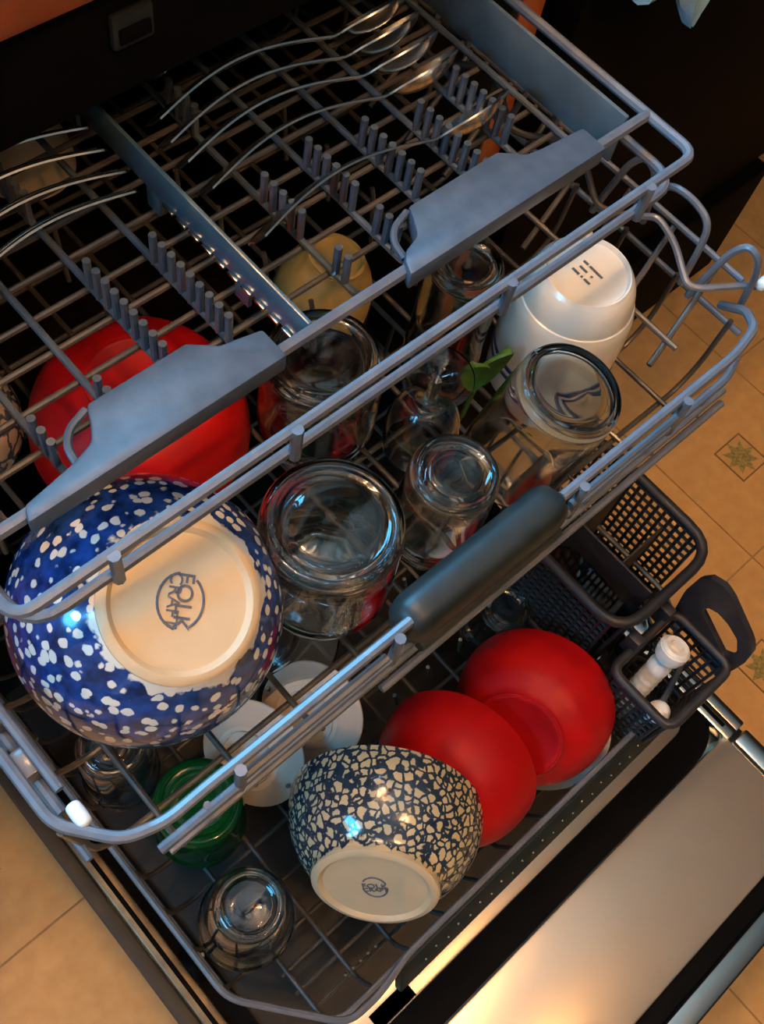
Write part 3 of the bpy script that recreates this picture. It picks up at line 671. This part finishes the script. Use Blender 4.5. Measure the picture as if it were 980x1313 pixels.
AP = (-.72, -.13, .68)
plate('white_plate', 'white plate whose rim shows just below the red bowl next to the basket', Vector((.092, .030, .3145)) + Vector((.78, .18, -.59))*.016 + Vector((-.022, -.012, -.004)), (-.78, -.18, .59), .068, 'saucer_white')
plate('white_saucer', 'white saucer standing beside the green cup in the bottom rack', (-.118, .155, .292), AP, .047, 'saucer_white', 'white saucers')
plate('white_saucer', 'white saucer standing behind the small speckled bowl, second in its row', (-.058, .150, .292), AP, .047, 'saucer_white', 'white saucers')
plate('glass_plate', 'clear glass plate standing below the large jar in the bottom rack', (-.045, .235, .32), (-.75, -.05, .66), .075, 'clear_glass')
plate('glass_plate', 'dark clear glass plate standing between red bowl and cutlery basket', (.166, .060, .318), (-.90, -.1, .40), .075, 'smoke_glass')
plain_bowl('white_cup', 'small white cup under the middle rack beside the open cutlery basket', 'cup', (.155, .170, ZBF+.010), (.1, -.1, 1), .034, .055, .022, 'white_ceramic')
jar('drinking_glass', 'small clear glass between the glass plate and the open cutlery basket', 'glass', (.125, .105, ZBF+.008), (0, 0, 1), .022, .025, .027, .085, group='glasses in the bottom rack')

# ------------------------------------------------------------------ cutlery baskets
def lattice_wall(par, name, A, U, V, nu, nv, wd=.0032, th=.0022):
    """lattice on the plane A + u*U + v*V: bars as separate slats"""
    A, U, V = Vector(A), Vector(U), Vector(V); L = par.matrix_world.translation
    for k in range(nu+1):
        p = A + U*(k/nu)
        mesh_obj('slat', tube_mesh('slat', [p-L, p+V-L], wd/2, 0, 6), 'basket_black', par)
    for k in range(nv+1):
        p = A + V*(k/nv)
        mesh_obj('slat', tube_mesh('slat', [p-L, p+U-L], wd/2, 0, 6), 'basket_black', par)
b1 = thing('cutlery_basket', 'large open black cutlery basket with lattice walls on the right of the bottom rack', 'basket', (.2, .08, .30))
BL = b1.matrix_world.translation
X0, X1, Y0, Y1, ZT, ZL = .140, .259, .020, .165, .42, .305
def ring(par, name, x0, x1, y0, y1, z, rad, fil, material='basket_black'):
    L = par.matrix_world.translation
    xm = (x0+x1)/2
    mesh_obj(name, tube_mesh(name, [Vector(p)-L for p in ((xm, y0, z), (x1, y0, z), (x1, y1, z), (x0, y1, z), (x0, y0, z), (xm, y0, z))], rad, fil, 10), material, par)
ring(b1, 'rim', X0, X1, Y0, Y1, ZT, .0048, .03)
ring(b1, 'base_rim', X0+.006, X1-.006, Y0+.006, Y1-.006, ZL, .0035, .02)
lattice_wall(b1, 'wall', (X0+.012, Y0+.003, ZT-.004), (X1-X0-.024, 0, 0), (0, .004, ZL-ZT+.004), 13, 11, .0034)
lattice_wall(b1, 'wall', (X0+.012, Y1-.003, ZT-.004), (X1-X0-.024, 0, 0), (0, -.004, ZL-ZT+.004), 13, 11, .0034)
lattice_wall(b1, 'wall', (X1-.003, Y0+.012, ZT-.004), (0, Y1-Y0-.024, 0), (-.004, 0, ZL-ZT+.004), 16, 11, .0034)
lattice_wall(b1, 'wall', (X0+.003, Y0+.012, ZT-.004), (0, Y1-Y0-.024, 0), (.004, 0, ZL-ZT+.004), 16, 11, .0034)
lattice_wall(b1, 'floor', (X0+.008, Y0+.008, ZL), (X1-X0-.016, 0, 0), (0, Y1-Y0-.016, 0), 12, 15, .0034)
for yy in (.062, .108): loc_box(b1, 'cross_partition', .1912, X1-.006, yy, yy+.002, ZL+.01, ZT-.02, 'basket_black', .0006)
loc_box(b1, 'partition', .1885, .1910, Y0+.008, Y1-.008, ZL+.01, ZT-.004, 'basket_black', .0008)
b2 = thing('cutlery_basket', 'small black cutlery basket with moulded carry handle at the front of the bottom rack', 'basket', (.17, -.03, .29))
x0, x1, y0, y1, zt, zl = .131, .212, -.0585, .006, .383, .292
ring(b2, 'rim', x0, x1, y0, y1, zt, .0042, .012)
ring(b2, 'base_rim', x0+.004, x1-.004, y0+.004, y1-.004, zl, .003, .01)
lattice_wall(b2, 'wall', (x0+.001, y0+.008, zt-.004), (0, y1-y0-.016, 0), (.003, 0, zl-zt+.004), 7, 8)
lattice_wall(b2, 'wall', (x0+.008, y0+.001, zt-.004), (x1-x0-.016, 0, 0), (0, .003, zl-zt+.004), 8, 8)
lattice_wall(b2, 'wall', (x0+.008, y1-.001, zt-.004), (x1-x0-.016, 0, 0), (0, -.003, zl-zt+.004), 8, 8)
lattice_wall(b2, 'floor', (x0+.006, y0+.006, zl), (x1-x0-.012, 0, 0), (0, y1-y0-.012, 0), 8, 6)
lattice_wall(b2, 'handle_wall', (x1-.003, y0+.006, zl+.004), (0, y1-y0-.012, 0), (.003, 0, .088), 6, 8)
# handle plate: rounded quadrilateral with a D-shaped hole, standing above the lattice
def handle_plate():
    L = b2.matrix_world.translation
    outer = [(-.0600, .350), (.0060, .3780), (.0115, .4150), (.0105, .4400), (.0045, .4545), (-.0070, .4590), (-.0160, .4560), (-.0510, .4310), (-.0590, .4200), (-.0620, .4000)]
    inner = [(-.0455, .3860), (-.0105, .4090), (-.0085, .4150), (-.0115, .4215), (-.0190, .4255), (-.0300, .4245), (-.0440, .4175), (-.0510, .4050), (-.0515, .3920)]
    bm = bmesh.new(); ths = (.2135, .2190)
    def resample(poly, n):
        P = [Vector((a, b, 0)) for a, b in poly]; d = [0]
        for i in range(len(P)): d.append(d[-1] + (P[(i+1) % len(P)]-P[i]).length)
        out = []
        for k in range(n):
            s = d[-1]*k/n; i = max(j for j in range(len(P)) if d[j] <= s+1e-9); out.append(P[i].lerp(P[(i+1) % len(P)], (s-d[i])/(d[i+1]-d[i])))
        return out
    n = 48; O = resample(outer, n); I = resample(inner, n)
    g = []
    for x in ths:
        g.append(([bm.verts.new(Vector((x, p.x, p.y))-L) for p in O], [bm.verts.new(Vector((x, p.x, p.y))-L) for p in I]))
    for k in range(n):
        k2 = (k+1) % n
        for s in (0, 1): bm.faces.new((g[s][0][k], g[s][0][k2], g[s][1][k2], g[s][1][k]))
        bm.faces.new((g[0][0][k], g[0][0][k2], g[1][0][k2], g[1][0][k])); bm.faces.new((g[0][1][k], g[0][1][k2], g[1][1][k2], g[1][1][k]))
    return bm_mesh(bm, 'handle')
mesh_obj('handle', handle_plate(), 'basket_black', b2)
for x in (.155, .195): loc_box(b2, 'hinge_clip', x, x+.010, .004, .017, .375, .400, 'basket_black', .002)
# white things standing in the small basket
bt = thing('ribbed_white_tube', 'white ribbed tube with a round open cap in the small cutlery basket', 'bottle part', (.150, -.022, .300), (.36, .06, 1))
tubep = [(0, 0), (.0095, 0)]
for k in range(9): tubep += [(.0098, .006+.0068*k), (.0090, .0085+.0068*k), (.0098, .0115+.0068*k)]
tubep += [(.010, .074), (.0065, .080), (.0065, .084), (.0120, .085), (.0128, .088), (.0125, .0985), (.010, .1005), (.0065, .100), (.0060, .093), (0, .092)]
mesh_obj('body', lathe_mesh('ribbed_tube', tubep, 32), 'white_plastic', bt)
mesh_obj('cap_ring', lathe_mesh('cap_ring', [(.0125, .090), (.0136, .091), (.0136, .097), (.0125, .098)], 32), 'white_plastic', bt)
ww = thing('white_utensil', 'small white plastic piece in the front corner of the small cutlery basket', 'utensil', (.139, -.040, .3), (.03, -.05, 1))
mesh_obj('bowl', lathe_mesh('wspoon', smooth_profile([(0, .058), (.006, .059), (.0095, .066), (.0092, .074), (.005, .081), (0, .082)], 4), 24), 'white_plastic', ww)
mesh_obj('handle', tube_mesh('whandle', [(0, 0, 0), (0, 0, .06)], .003), 'white_plastic', ww)
